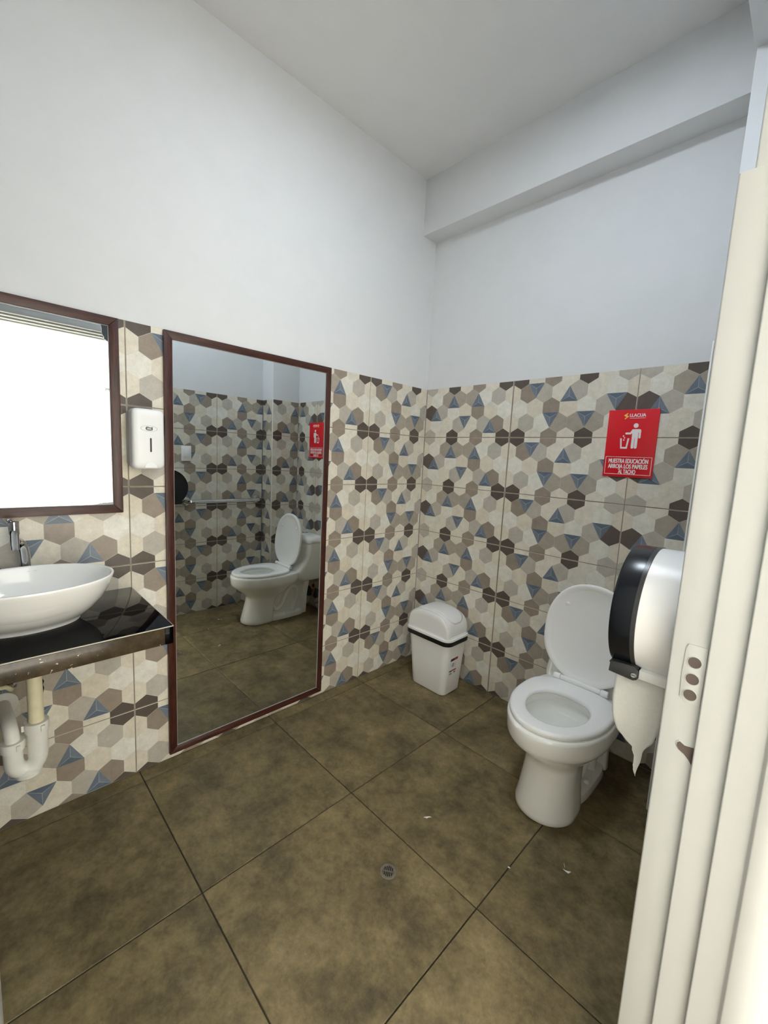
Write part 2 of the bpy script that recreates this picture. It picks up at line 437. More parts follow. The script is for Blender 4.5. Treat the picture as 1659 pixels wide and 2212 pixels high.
# walls
wl = tag(empty('wall_left'), 'wall with the two mirrors, white paint over hexagon print tiling', 'wall', kind='structure')
box('wall_body', (-.16, -.005, YF - .1, .1, -.05, ZC + .02), 'plaster', wl)
box('grout_bed', (-.006, -.0022, YF, 0, 0, HT - .0015), 'grout', wl)
tile_wall(wl, (0, 0, 0), (0, 1, 0), [(-.4849, False, 0, .4849), (-1.0849, True, 0, .6), (-1.6849, False, 0, .6), (-2.2849, True, 0, .6), (-2.7149, False, .17, .6)], ZR)
MB().prism([(-1.975, .515), (-1.967, .512), (-1.962, .500), (-1.966, .488), (-1.963, .476), (-1.967, .455), (-1.973, .446), (-1.985, .452), (-1.985, .51)], lambda u, v, d: (d, u, v), -.001, .0008).build('pipe_hole_shade', 'drain_dark', wl)  # flat black patch on the tile, the broken hole's shade painted on
wb_ = tag(empty('wall_back'), 'wall behind the toilet, white paint over hexagon print tiling', 'wall', kind='structure')
box('wall_body', (-.1, 1.9, .005, .16, -.05, ZC + .02), 'plaster', wb_)
box('grout_bed', (0, PX, .0022, .006, 0, HT - .0015), 'grout', wb_)
tile_wall(wb_, (0, 0, 0), (1, 0, 0), [(.0042, True, 0, .6), (.6079, False, 0, .6), (1.2079, True, 0, PX - 1.2079)], ZR)
# pillar in the corner beside the toilet
wp = tag(empty('wall_pillar'), 'square tiled pillar in the corner beside the toilet', 'pillar', kind='structure')
box('pillar_body', (PX + .005, 1.75, PY + .005, .1, -.05, ZC), 'plaster', wp, bevel=.002)
box('grout_bed', (PX + .0022, PX + .0075, PY + .003, 0, 0, HT - .0015), 'grout', wp)
box('grout_bed', (PX + .003, XW, PY + .0022, PY + .0075, 0, HT - .0015), 'grout', wp)
tile_wall(wp, (PX, 0, 0), (0, -1, 0), [(0, True, .35, .6 + PY * 0 + .003)], ZR)
tile_wall(wp, (0, PY, 0), (1, 0, 0), [(PX + .006, False, .25, .25 + XW - PX - .008)], ZR)
trim = MB()
trim.box(PX - .0015, PX + .005, PY - .0015, PY + .005, 0, HT + .012)
trim.build('corner_trim', 'seat_plastic', wp, bevel=.002)
# door wall
DY1, DY0, DH = -1.2, -2.20, 2.115        # rough opening
wr = tag(empty('wall_right'), 'door wall carrying the tissue dispenser, grab bar and switch', 'wall', kind='structure')
XP = XW + .020
b = MB(); b.box(XP, 1.835, DY1, .1, -.05, ZC + .02); b.build('wall_body', 'plaster', wr)
b = MB(); b.box(XP, 1.835, YF - .1, DY0, -.05, ZC + .02); b.build('wall_body', 'plaster', wr)
b = MB(); b.box(XP, 1.835, DY0, DY1, DH, ZC + .02); b.build('wall_body', 'plaster', wr)
box('grout_bed', (XW + .0022, XP + .002, -1.207, PY, 0, HT - .0015), 'grout', wr)
tile_wall(wr, (XW, 0, 0), (0, -1, 0), [(-PY + .002, True, .195 + .002, .6), (.66, False, 0, .545)], ZR)
# wall behind the camera
wf = tag(box('wall_front', (-.1, 1.84, YF - .15, YF, -.05, ZC), 'plaster'), 'plain white wall facing the toilet wall', 'wall', kind='structure')
# made-up flat ceiling light above the view, added to brighten the room
lp_ = tag(empty('added_fill_lamp', (LMX, LMY, ZC)), 'square white ceiling fill light added out of view to brighten the room', 'lamp')
for d in ((-.165, .165, -.165, -.150), (-.165, .165, .150, .165), (-.165, -.150, -.150, .150), (.150, .165, -.150, .150)): box('fill_lamp_frame', (LMX + d[0], LMX + d[1], LMY + d[2], LMY + d[3], ZC - .030, ZC - .0005), 'white_plastic', lp_, bevel=.002)
box('fill_lamp_diffuser', (LMX - .1495, LMX + .1495, LMY - .1495, LMY + .1495, ZC - .024, ZC - .010), 'fill_lamp_glow', lp_)

# ------------------------------------------------------------------ doorway: frame, strike plate, leaf
door = tag(empty('door_1', (1.75, -1.70, 0)), 'cream enamelled door frame with strike plate and inward opened leaf', 'door', kind='structure')
def jamb_profile(s, yj, x0=None):           # s = -1: faces -y (far jamb), +1: near jamb; corners eased by small chamfers
    x0 = XP + .002 if x0 is None else x0
    P = [(x0, -.003), (x0 + .001, -.0008), (x0 + .003, 0.0), (1.712, 0.0), (1.7122, .0085), (1.7130, .0097), (1.7145, .010), (1.758, .010), (1.7582, .0175), (1.7590, .0187), (1.7605, .019), (1.7965, .019), (1.7985, .0195), (1.8015, .0250), (1.8035, .026), (1.843, .026), (1.846, .023), (1.846, -.045), (x0, -.045)]
    return [(x, yj + s * o) for x, o in P]
def jamb(s, yj, x0=None, z0=0.0, z1=2.115):
    pr = jamb_profile(s, yj, x0)
    m = MB(); m.loft([[(x, y, z) for x, y in pr] for z in (z0, z1)]); return m
lower = jamb(-1, -1.2405, XW + .003, 0.0, HT + .016); upper = jamb(-1, -1.2405, None, HT + .016, 2.115)
lower.add(upper.v, upper.f).build('door_jamb', 'cream_paint', door, angle=50)
jamb(1, -2.165).build('door_jamb', 'cream_paint', door, angle=50)
pr = jamb_profile(-1, 2.075)
MB().loft([[(x, y, z) for x, z in pr] for y in (-2.165, -1.2405)]).build('door_head', 'cream_paint', door, angle=50)
YJ = -1.2405
sp = MB()
pts = [(1.683, 1.043), (1.7105, 1.043), (1.7105, .938), (1.690, .938), (1.680, .947), (1.6785, .99), (1.680, 1.036)]
sp.prism(pts, lambda u, v, d: (u, d, v), YJ + .004, YJ - .0016)
plate = sp.build('strike_plate', 'cream_paint', door, bevel=.0007)
for z in (1.013, .983, .954):
    MB().loft([[(1.6945 + r_ * math.sin(2 * PI * k / 28), YJ + o_, z + r_ * math.cos(2 * PI * k / 28)) for k in range(28)] for r_, o_ in ((.0110, -.0012), (.0106, -.0024), (.0099, -.0027), (.0095, -.0012))], loop=True).build('strike_hole_rim', 'cream_paint', plate)
    MB().lathe([(.0094, .0), (.0094, -.0008)], (1.6945, YJ - .0012, z), 'y', 28).build('strike_hole_shade', 'dark_hole', plate)  # no recess: a flat disc with the hole's shade in its colour
lp = [(1.687, .8615), (1.6905, .865), (1.698, .861), (1.711, .863), (1.711, .831), (1.706, .838), (1.699, .845), (1.690, .850), (1.6868, .855)]
MB().prism([(u + (u - 1.699) * .12, v + (v - .85) * .12) for u, v in lp], lambda u, v, d: (u, d, v), YJ + .002, YJ - .0010).build('latch_rim', 'cream_paint', door, bevel=.0004)
MB().prism(lp, lambda u, v, d: (u, d, v), YJ + .002, YJ - .0014).build('latch_hole_shade', 'dark_hole', door)  # flat dark shape, painted shade of the latch recess
leaf = MB()
h = Vector((1.672, -2.165, 0)); fr = Vector((.872, -2.1595, 0)); dv = (fr - h).normalized(); nv = Vector((-dv.y, dv.x, 0)) * -1
leaf.loft([[(h + Vector((0, 0, z)))[:], (fr + Vector((0, 0, z)))[:], (fr + nv * .040 + Vector((0, 0, z)))[:], (h + nv * .040 + Vector((0, 0, z)))[:]] for z in (.008, 2.055)])
leaf.build('door_leaf', 'cream_paint', door, bevel=.002)

# ------------------------------------------------------------------ outside: parts seen in the sink mirror, and an added end wall
og = tag(box('exterior_ground', (1.86, 3.9, -6, 4, -.12, -.02), 'out_ground'), 'pale paving outside the doorway', 'ground', kind='structure')
XO = 3.80
ow = tag(box('exterior_wall', (XO, XO + .15, -6, 4, -.1, 3.3), 'out_wall'), 'sunlit white wall across the passage outside', 'wall', kind='structure')
tag(box('exterior_wall', (1.86, XO - .001, -3.05, -2.9, -.1, 3.3), 'out_wall'), 'unseen white end wall added outside to shape the daylight', 'wall', kind='structure')  # out of view, added to steer daylight at the jamb and through the doorway
d2 = tag(empty('door_2', (XO, -.7, 0)), 'white framed door in the sunlit wall outside', 'door', kind='structure')
for dd in ((-1.065, -.995, -.02, 2.007), (-.205, -.135, -.02, 2.007), (-.995, -.205, 1.937, 2.007)): box('door_frame', (XO - .022, XO, *dd), 'cream_paint', d2, bevel=.004)
box('door_leaf', (XO - .010, XO - .001, -.99, -.21, -.01, 1.932), 'cream_paint', d2)
for dd in ((-.91, -.63, 1.08, 1.82), (-.57, -.30, 1.08, 1.82), (-.91, -.63, .15, .95), (-.57, -.30, .15, .95)): box('door_panel', (XO - .018, XO - .009, *dd), 'cream_paint', d2, bevel=.005)

# ------------------------------------------------------------------ mirrors
def framed_mirror(name, y0, y1, z0, z1, w, glass, label, group=None):
    r = tag(empty(name, (0.0, (y0 + y1) / 2, z0)), label, 'mirror', group)
    xb, xf = .0005, .016
    def bar(nm, q, mat):
        # q: outer edge a-b, inner edge d-c (mitred)
        m = MB(); a, b_, c, d = q
        ring = lambda x, k: [(x, p_[0], p_[1]) for p_ in q]
        m.loft([ring(xb, 0), ring(xf, 0)]); m.build(nm, mat, r, bevel=.0018)
    e = .0003
    bar('frame_bar', [(y0, z1), (y1, z1), (y1 - w - e, z1 - w), (y0 + w + e, z1 - w)], 'wood_y')
    bar('frame_bar', [(y0, z0), (y1, z0), (y1 - w - e, z0 + w), (y0 + w + e, z0 + w)], 'wood_y')
    bar('frame_bar', [(y0, z0 + e), (y0, z1 - e), (y0 + w, z1 - w - e), (y0 + w, z0 + w + e)], 'wood_z')
    bar('frame_bar', [(y1, z0 + e), (y1, z1 - e), (y1 - w, z1 - w - e), (y1 - w, z0 + w + e)], 'wood_z')
    box('mirror_glass', (.004, .0105, y0 + w - .004, y1 - w + .004, z0 + w - .004, z1 - w + .004), glass, r)
    # pale bead of silicone between glass and frame
    m = MB(); a0, a1, b0, b1 = y0 + w, y1 - w, z0 + w, z1 - w; k = .0018
    for d in ((a0, a1, b1 - k, b1), (a0, a0 + k, b0, b1), (a1 - k, a1, b0, b1), (a0, a1, b0, b0 + k)): m.box(.0106, .0122, *d)
    m.build('sealant_bead', 'grey_plastic', r)
    return r
framed_mirror('wall_mirror', -1.5600, -.769, .025, 1.773, .0305, 'mirror', 'tall full-length mirror in mahogany frame reaching down to the floor')
framed_mirror('wall_mirror', -2.330, -1.7078, 1.0840, 1.773, .0305, 'mirror_worn', 'short mahogany framed mirror hung over the basin')

# ------------------------------------------------------------------ soap dispenser
sd = tag(empty('soap_dispenser', (0, -1.6385, 1.25)), 'white plastic wall soap dispenser with oval badge between the mirrors', 'dispenser')
def rrect(cy_, cz, hy, hz, r, x, n=6):
    out = []
    for sx_, sz_, a0 in ((1, 1, 0), (-1, 1, PI / 2), (-1, -1, PI), (1, -1, 1.5 * PI)):
        for i in range(n + 1):
            a = a0 + i / n * PI / 2; out.append((x, cy_ + sx_ * (hy - r) + r * math.cos(a), cz + sz_ * (hz - r) + r * math.sin(a)))
    return out
SY, SZ = -1.6395, 1.359
MB().loft([rrect(SY, SZ, .050, .103, .015, .001), rrect(SY, SZ, .050, .103, .016, .045), rrect(SY, SZ, .0485, .101, .016, .047)]).build('back_case', 'grey_plastic', sd)
shell = MB().loft([rrect(SY, SZ - .001, .0515, .107, .016, .047), rrect(SY, SZ - .001, .053, .1085, .017, .052), rrect(SY, SZ - .001, .053, .1085, .018, .082), rrect(SY, SZ - .001, .051, .1065, .019, .092), rrect(SY, SZ - .001, .045, .100, .018, .0975), rrect(SY, SZ - .001, .030, .08, .012, .0995)]).build('front_cover', 'white_plastic', sd, angle=50)
XS = .0997
def sfr(u, v, d): return (XS + d, SY + u, SZ + v)
ov = lambda a, b_, n=36: [(a * math.cos(2 * PI * i / n), b_ * math.sin(2 * PI * i / n)) for i in range(n)]
m = MB(); o_, i_ = ov(.0275, .0105), ov(.0263, .0097)
m.loft([[sfr(u, v + .037, -.001) for u, v in o_], [sfr(u, v + .037, .0006) for u, v in o_], [sfr(u, v + .037, .0006) for u, v in i_], [sfr(u, v + .037, -.001) for u, v in i_]], loop=True); badge = m.build('badge_ring', 'pale_ink', sd)
bl = [(-.0115, .002), (-.0085, .0065), (-.002, .0062), (.004, .0040), (.0085, .0052), (.0122, .0062), (.0115, -.0005), (.0125, -.004), (.006, -.0068), (-.004, -.0068), (-.0105, -.0045)]
MB().prism([(u, v + .037) for u, v in bl], sfr, -.001, .0005).build('badge_blob', 'ink', badge)
text_mesh('badge_lettering', 'Elite', 'sign_white', badge, lambda x, y, z: sfr(x + .0005, y + .0365, .0006 + z), .0082, .95, .0002, depth=.0002)
MB().prism([(.0028 * math.cos(a) + .005, (.0028 * math.sin(a)) + (.001 if math.sin(a) >= 0 else -.044)) for a in [2 * PI * i / 20 for i in range(20)]], sfr, -.002, .0006).build('level_slot', 'black_plastic', sd)
m = MB(); m.loft([[(XS - .004, SY + .006 + k * math.cos(a), SZ - .103 + k * .8 * math.sin(a)) for a in [PI * i / 16 for i in range(17)]] for k in (.0001, .020)], False, False)
MB().prism([(.004 + .021 * math.cos(a), -.1045 + .019 * math.sin(a)) for a in [PI * i / 20 for i in range(21)]], sfr, -.012, .0012).build('push_button', 'white_plastic', sd, bevel=.0012)

# ------------------------------------------------------------------ counter, basin, faucet, drain
CT, CX, CY = .790, .472, -1.686
ct = tag(empty('countertop', (.2, -2.2, CT - .055)), 'polished black granite counter with chipped brown apron under the basin', 'counter')
MB().box(.0005, CX, YF + .002, CY, CT - .0042, CT).build('top_slab', 'granite', ct, bevel=.0012)
box('edge_line', (CX - .0004, CX + .0014, YF + .004, CY + .0008, CT - .0030, CT - .0002), 'granite_edge', ct)
box('edge_line', (.002, CX + .0010, CY - .0004, CY + .0010, CT - .0030, CT - .0002), 'granite_edge', ct)
box('apron', (CX - .016, CX, YF + .002, CY - .024, CT - .057, CT - .0045), 'apron', ct, bevel=.0008)
box('apron_end', (CX - .016, CX + .0006, CY - .0235, CY, CT - .057, CT - .0045), 'granite', ct, bevel=.0012)
box('side_apron', (.004, CX - .0165, CY - .016, CY, CT - .057, CT - .0045), 'granite', ct, bevel=.0008)
box('under_board', (.004, CX - .0165, YF + .002, CY - .0165, CT - .030, CT - .0045), 'dark_hole', ct)

BX, BY, RZ = .250, -2.012, .936
bs = tag(empty('vessel_basin', (BX, BY, CT)), 'white ceramic oval vessel basin standing on the black counter', 'basin')
def brim(k, z, cx=BX, rx=.167, ry=.216, e=2.0): return sell(cx, BY, z, rx * k, ry * k, 72, e)
rings = [sell(.222, BY, CT, .083, .128, 72), sell(.222, BY, CT + .003, .084, .130, 72), sell(.223, BY, CT + .008, .083, .129, 72), sell(.228, BY, CT + .022, .100, .146, 72), sell(.234, BY, CT + .045, .121, .168, 72),
         sell(.241, BY, CT + .075, .142, .190, 72), sell(.246, BY, CT + .105, .156, .204, 72), sell(.249, BY, CT + .13, .164, .2125, 72),
         brim(1.0, RZ - .006), brim(1.002, RZ - .002), brim(.995, RZ + .0005), brim(.975, RZ + .0005), brim(.962, RZ - .003), brim(.93, RZ - .025), brim(.86, RZ - .055), brim(.74, RZ - .085), brim(.52, RZ - .108), brim(.25, RZ - .117), brim(.10, RZ - .119)]
MB().loft(rings).build('bowl', 'porcelain', bs, angle=60)
MB().lathe([(.0, .004), (.021, .004), (.023, .0015), (.022, -.004)], (BX, BY, RZ - .117), 'z', 28).build('waste_fitting', 'chrome', bs)
# small illegible script mark printed inside the back of the rim
def bfr(t_, y): return (BX - math.sqrt(max(0, 1 - ((t_ + .028) / (.216 * .945)) ** 2)) * .167 * (.945 + y * 1.1), BY + .028 + t_, RZ - .016 + y)
sq = [bfr(-.016 + .032 * i / 60, .0016 * math.sin(i * .95) + .0009 * math.sin(i * 2.3)) for i in range(61)]
MB().tube(sq, .00045, 6).build('script_mark', 'pale_ink', bs)

fc = tag(empty('faucet', (.07, -2.0, CT)), 'chrome basin faucet with a barrel head behind the vessel basin', 'faucet')
MB().lathe([(.024, 0), (.024, .006), (.018, .010)], (.052, -1.998, CT), 'z', 28).build('base_flange', 'chrome', fc)
MB().tube(catmull([(.052, -1.998, CT + .008), (.052, -1.998, .88), (.053, -1.998, .96), (.056, -2.002, .995), (.068, -2.012, 1.012), (.090, -2.021, 1.018)], 8), .0145, 22).build('stem', 'chrome', fc)
MB().lathe([(.0001, .088), (.0128, .088), (.0135, .086), (.0135, .050), (.0124, .048), (.0124, .0165), (.0115, .015), (.0110, .0005), (.010, 0), (.0001, 0)], (.097, -2.0225, .9945), 'z', 32).build('barrel', 'chrome', fc)
MB().tube(catmull([(.097, -2.0265, 1.078), (.100, -2.029, 1.086), (.104, -2.033, 1.089), (.109, -2.038, 1.0885)], 5), [.0036] * 15 + [.003], 12).build('lever', 'chrome', fc)

dt = tag(empty('drain_trap', (.2, -2.02, .3)), 'white plastic drain trap with yellowed tailpiece under the counter', 'pipe')
TXp, TYp = .222, -2.004
MB().cyl((TXp, TYp, CT - .0305), (TXp, TYp, .462), .0195, 28).build('tailpiece', 'pvc_old', dt)
def nut(name, c, r, h, par):
    m = MB(); m.lathe([(r * .82, h), (r, h), (r * 1.03, h * .6), (r * 1.0, 0), (r * .85, 0), (r * .85, h * .2)], c, 'z', 30)
    o = m.build(name, 'pvc', par)
    for a in (.4, 2.5, 4.6):
        px, py = c[0] + r * 1.06 * math.cos(a), c[1] + r * 1.06 * math.sin(a)
        box('grip_lug', (px - .005, px + .005, py - .005, py + .005, c[2] + h * .2, c[2] + h * .8), 'pvc', o, bevel=.001)
nut('slip_nut', (TXp, TYp, .452), .030, .030, dt)
RY = -2.062
ub = [(TXp, TYp, .458), (TXp, TYp, .40), (TXp, TYp, .375)] + [(TXp, TYp - .029 + .029 * math.cos(a), .372 - .036 * math.sin(a)) for a in [PI * i / 12 for i in range(1, 12)]] + [(TXp, RY, .375), (TXp, RY, .40), (TXp, RY, .425)]
MB().tube(ub, [.026, .026, .0255] + [.0245] * 11 + [.0235, .024, .024], 28).build('u_bend', 'pvc', dt)
nut('slip_nut', (TXp, RY, .412), .0285, .028, dt)
MB().tube(catmull([(TXp, RY, .425), (TXp, RY, .452), (TXp - .004, RY - .002, .468), (TXp - .03, RY - .004, .478), (TXp - .08, RY - .006, .476), (.001, RY - .01, .455)], 8), .0185, 24).build('outlet_arm', 'pvc', dt)
MB().lathe([(.0001, -.012), (.031, -.012), (.034, -.008), (.034, .004), (.028, .008), (.024, .014)], (TXp, (TYp + RY) / 2 + .004, .328), 'z', 30).build('cleanout_cap', 'pvc', dt)
MB().lathe([(.019, 0), (.040, 0), (.040, .004), (.024, .012), (.019, .012)], (.0008, RY - .01, .455), 'x', 28).build('wall_flange', 'pvc', dt)
sh = tag(empty('supply_hose', (.06, -2.07, .5)), 'thin cream water hose curling below the counter edge beside the trap', 'hose')
MB().tube(catmull([(.05, -2.10, .74), (.075, -2.095, .62), (.085, -2.085, .56), (.080, -2.063, .548), (.065, -2.052, .53), (.04, -2.05, .52), (.002, -2.05, .515)], 8), .0065, 14).build('hose', 'pvc_old', sh)
MB().lathe([(.007, 0), (.016, 0), (.016, .004), (.008, .010)], (.0008, -2.05, .515), 'x', 20).build('wall_fitting', 'chrome', sh)

# ------------------------------------------------------------------ floor drain
fd = tag(empty('floor_drain', (.988, -1.205, 0)), 'small round metal floor drain set in the floor tile', 'drain')
DC = (.988, -1.205, .0006)
MB().lathe([(.0275, -.0002), (.0275, .0014), (.0245, .0022), (.0185, .0016), (.0185, -.0002)], DC, 'z', 36).build('ring', 'dull_metal', fd)
MB().lathe([(.0001, .0003), (.0186, .0003), (.0186, -.0004)], DC, 'z', 30).build('sump', 'drain_dark', fd)
ca, sa = math.cos(.62), math.sin(.62)
def rotd(u, v): return (DC[0] + u * ca - v * sa, DC[1] + u * sa + v * ca)
for k in range(6):
    u = -.0150 + k * .006; hl = math.sqrt(max(.0184 ** 2 - u * u, 0))
    q = [rotd(u - .0013, -hl), rotd(u + .0013, -hl), rotd(u + .0013, hl), rotd(u - .0013, hl)]
    MB().loft([[(x, y, z) for x, y in q] for z in (.0004, .0020)]).build('grate_bar', 'dull_metal', fd)
q = [rotd(-.018, -.0015), rotd(.018, -.0015), rotd(.018, .0015), rotd(-.018, .0015)]
MB().loft([[(x, y, z) for x, y in q] for z in (.0004, .0021)]).build('grate_bar', 'dull_metal', fd)

# ------------------------------------------------------------------ rubbish bin
bn = tag(empty('rubbish_bin', (.345, -.16, 0)), 'white plastic swing-lid bin with black rim in the corner', 'bin')
def rr(x0, x1, y0, y1, r, z, n=7):
    out = []
    for cx, cyq, a0 in ((x1 - r, y1 - r, 0), (x0 + r, y1 - r, PI / 2), (x0 + r, y0 + r, PI), (x1 - r, y0 + r, 1.5 * PI)):
        for i in range(n + 1):
            a = a0 + i / n * PI / 2; out.append((cx + r * math.cos(a), cyq + r * math.sin(a), z))
    return out
def rbin(k, z, grow=0.0):     # k 0 at the foot, 1 at the rim
    L = lambda a, b_: a + (b_ - a) * k
    return rr(L(.226, .188) - grow, L(.470, .486) + grow, L(-.254, -.262) - grow, L(-.085, -.064) + grow, L(.034, .038) + grow, z)
MB().loft([rbin(0, .0005, -.010), rbin(0, .003, -.002), rbin(0.02, .008), rbin(.5, .155), rbin(1, .306), rbin(1, .306, -.003), rbin(.5, .155, -.003), rbin(.1, .02, -.004)]).build('body', 'white_plastic', bn, angle=45)
rim = lambda g, z: rr(.170 - g, .496 + g, -.272 - g, -.054 + g, .044 + g, z)
MB().loft([rim(-.010, .305), rim(0, .305), rim(.001, .310), rim(.001, .331), rim(-.012, .331)]).build('rim_band', 'black_plastic', bn, angle=40)
# lid skirt + arched hood
MB().loft([rim(-.004, .3312), rim(.0015, .3315), rim(.002, .336), rim(.0, .343), rim(-.008, .346), rim(-.010, .352), rim(-.020, .354)]).build('lid_skirt', 'white_plastic', bn, angle=40)
LX0, LX1 = .184, .484; LC = (LX0 + LX1) / 2
def hood_ring(y, k, zt, n=30, inx=0.0):      # arch section at depth y
    hw = (LX1 - LX0) / 2 - inx; out = []
    for i in range(n + 1):
        a = PI * i / n; c, s_ = math.cos(a), math.sin(a)
        out.append((LC - hw * sgnpow(c, .80), y, .350 + (zt - .350) * sgnpow(s_, .72)))
    out.append((LC + hw, y, .346)); out.append((LC - hw, y, .346)); return out
ys = [(-.262, .012, .440), (-.2615, .006, .458), (-.256, .002, .469), (-.245, 0, .475), (-.2, 0, .477), (-.16, 0, .478), (-.12, 0, .477), (-.080, 0, .475), (-.069, .003, .466), (-.0645, .010, .445)]
MB().loft([hood_ring(y, 0, zt, 30, inx) for y, inx, zt in ys]).build('hood', 'white_plastic', bn, angle=50)
# raised arch border of the front panel
def arch(y, dz, inx, a0=.10, a1=.90, n=28):
    hw = (LX1 - LX0) / 2 - inx; return [(LC - hw * sgnpow(math.cos(PI * (a0 + (a1 - a0) * i / n)), .80), y, .350 + (.477 + dz - .350) * sgnpow(math.sin(PI * (a0 + (a1 - a0) * i / n)), .72)) for i in range(n + 1)]
MB().tube(arch(-.2495, -.004, .002), .0045, 10).build('panel_edge', 'white_plastic', bn)
# swing flap over the top, rounded at its lower edge, with thumb dimples
def hood_pt(a, y, lift):
    hw = (LX1 - LX0) / 2; c, s_ = math.cos(a), math.sin(a)
    return Vector((LC - (hw + lift) * sgnpow(c, .80), y, .350 + (.4775 + lift - .350) * sgnpow(s_, .72)))
def flap_ring(a, lift, inset_=0.0):
    t_ = max(0.0, (a - PI * .62) / (PI * .25)); wdt = .072 * math.sqrt(max(0.0, 1 - min(t_, 1) ** 3.2)) - inset_
    wdt = max(wdt, .002)
    return [hood_pt(a, -.160 + wdt * q, lift if abs(q) < 1 else lift - .0022) for q in [-1 + 2 * i / 12 for i in range(13)]]
fl = MB(); rows = [flap_ring(PI * (.30 + .56 * i / 26), .0040) for i in range(27)]
vs_ = [p_ for r_ in rows for p_ in r_]; fs_ = []
for i in range(26):
    for j in range(12): fs_.append((i * 13 + j, i * 13 + j + 1, (i + 1) * 13 + j + 1, (i + 1) * 13 + j))
fl.add(vs_, fs_); flap = fl.build('swing_flap', 'white_plastic', bn, angle=60)
sol = flap.modifiers.new('thickness', 'SOLIDIFY'); sol.thickness = .0036; sol.offset = -1
for y in (-.187, -.135):
    c = hood_pt(PI * .5, y, .003)
    MB().lathe([(.0250, -.002), (.0245, .0004), (.0225, .0012), (.018, .0004), (.010, -.0002), (.0001, -.0004)], (c.x + .004, y, c.z), 'z', 28).build('thumb_dimple', 'white_plastic', flap)
# printed label on the side facing the toilet
def lab(name, u0, u1, v0, v1, mat, d=.0004):
    def P(u, v):      # u along -y from the rear, v up on the sloping side wall
        k = v / .306; x = .470 + .016 * k; return (x, -.255 + u, v)
    q = [P(u0, v0), P(u1, v0), P(u1, v1), P(u0, v1)]
    MB().loft([q, [(x + d, y, z) for x, y, z in q]]).build(name, mat, bn)
def slant(name, u0, u1, v0, v1, mat, d=.0005):
    k = lambda v: .470 + .016 * v / .306
    q = [(k(v0), -.255 + u0, v0), (k(v0), -.255 + u1, v0), (k(v1), -.255 + u1 + .002, v1), (k(v1), -.255 + u0 + .004, v1)]
    MB().loft([[(x - .001, y, z) for x, y, z in q], [(x + d, y, z) for x, y, z in q]]).build(name, mat, bn)
slant('label_print', .040, .075, .204, .219, 'navy'); slant('label_print', .0752, .108, .205, .220, 'label_red')
slant('label_print', .036, .062, .140, .147, 'navy'); slant('label_print', .0622, .100, .141, .148, 'label_red')
slant('label_print', .046, .049, .176, .192, 'label_grey'); slant('label_print', .058, .076, .166, .190, 'label_grey'); slant('label_print', .086, .089, .160, .192, 'label_grey')
slant('label_print', .038, .062, .122, .132, 'label_grey'); slant('label_print', .080, .094, .126, .135, 'ink')

# ------------------------------------------------------------------ toilet
TX = 1.206
tl = tag(empty('toilet', (TX, -.40, 0)), 'white one-piece toilet with its lid raised against the tank', 'toilet')
R_ = []
for z, hw, yf, yb, ym, eb in ((0.0006, .112, -.652, -.42, -.54, 4), (.004, .1145, -.656, -.42, -.54, 4), (.02, .114, -.655, -.42, -.54, 4), (.06, .108, -.645, -.42, -.53, 4), (.11, .102, -.632, -.415, -.53, 4), (.16, .0985, -.620, -.40, -.52, 4), (.19, .099, -.614, -.38, -.51, 3.6),
                           (.205, .103, -.614, -.36, -.50, 3.4), (.222, .116, -.628, -.33, -.49, 3.2), (.25, .140, -.660, -.29, -.48, 3), (.28, .163, -.697, -.26, -.475, 3), (.300, .178, -.719, -.235, -.47, 3.2), (.312, .1845, -.730, -.22, -.47, 3.4), (.325, .1865, -.735, -.21, -.47, 3.6), (.372, .1880, -.738, -.20, -.47, 3.8), (.383, .1865, -.736, -.20, -.47, 3.8), (.387, .181, -.730, -.205, -.47, 3.8)):
    R_.append(egg(TX, yf, yb, ym, hw, z, 64, eb))
for z, hw, yf, yb in ((.387, .125, -.672, -.385), (.382, .119, -.666, -.39), (.36, .117, -.664, -.392), (.352, .124, -.670, -.385), (.34, .124, -.668, -.386), (.30, .112, -.645, -.40), (.25, .088, -.600, -.415), (.215, .062, -.555, -.425), (.200, .045, -.53, -.43)):
    R_.append(egg(TX, yf, yb, -.52, hw, z, 64, 2.4))
MB().loft(R_).build('bowl', 'porcelain', tl, angle=60)
MB().loft([egg(TX, -.572, -.425, -.50, .072, .226, 40, 2.2), egg(TX, -.572, -.425, -.50, .072, .2265, 40, 2.2)]).build('water', plain('still_water', srgb(206, 212, 208), .03, spec=.6), tl)
# recessed rear of the pedestal, foot and trapway relief
MB().loft([egg(TX, -.50, -.125, -.3, .108, .0006, 48, 3.5, 3.5), egg(TX, -.50, -.125, -.3, .110, .006, 48, 3.5, 3.5), egg(TX, -.50, -.13, -.3, .104, .030, 48, 3.5, 3.5), egg(TX, -.50, -.14, -.3, .070, .037, 48, 3.5, 3.5)]).build('foot', 'porcelain', tl, angle=50)
MB().loft([rr(TX - .052, TX + .052, -.46, -.15, .02, .02), rr(TX - .052, TX + .052, -.46, -.15, .02, .2), rr(TX - .075, TX + .075, -.42, -.13, .02, .27), rr(TX - .10, TX + .10, -.40, -.1, .02, .315)]).build('pedestal_core', 'porcelain', tl, angle=60)
MB().loft([rr(TX - .104, TX + .104, -.170, -.130, .010, .01), rr(TX - .096, TX + .096, -.162, -.118, .010, .16), rr(TX - .105, TX + .105, -.150, -.100, .010, .30)]).build('rear_flange', 'porcelain', tl, angle=60)
tw = catmull([(TX, -.455, .205), (TX, -.430, .135), (TX, -.395, .080), (TX, -.345, .105), (TX, -.305, .180), (TX, -.262, .238), (TX, -.215, .225), (TX, -.205, .15), (TX, -.225, .085), (TX, -.235, .03)], 6)
MB().tube(tw, .030, 20, True, 2.75, (1, 0, 0)).build('trapway', 'porcelain', tl, angle=70)
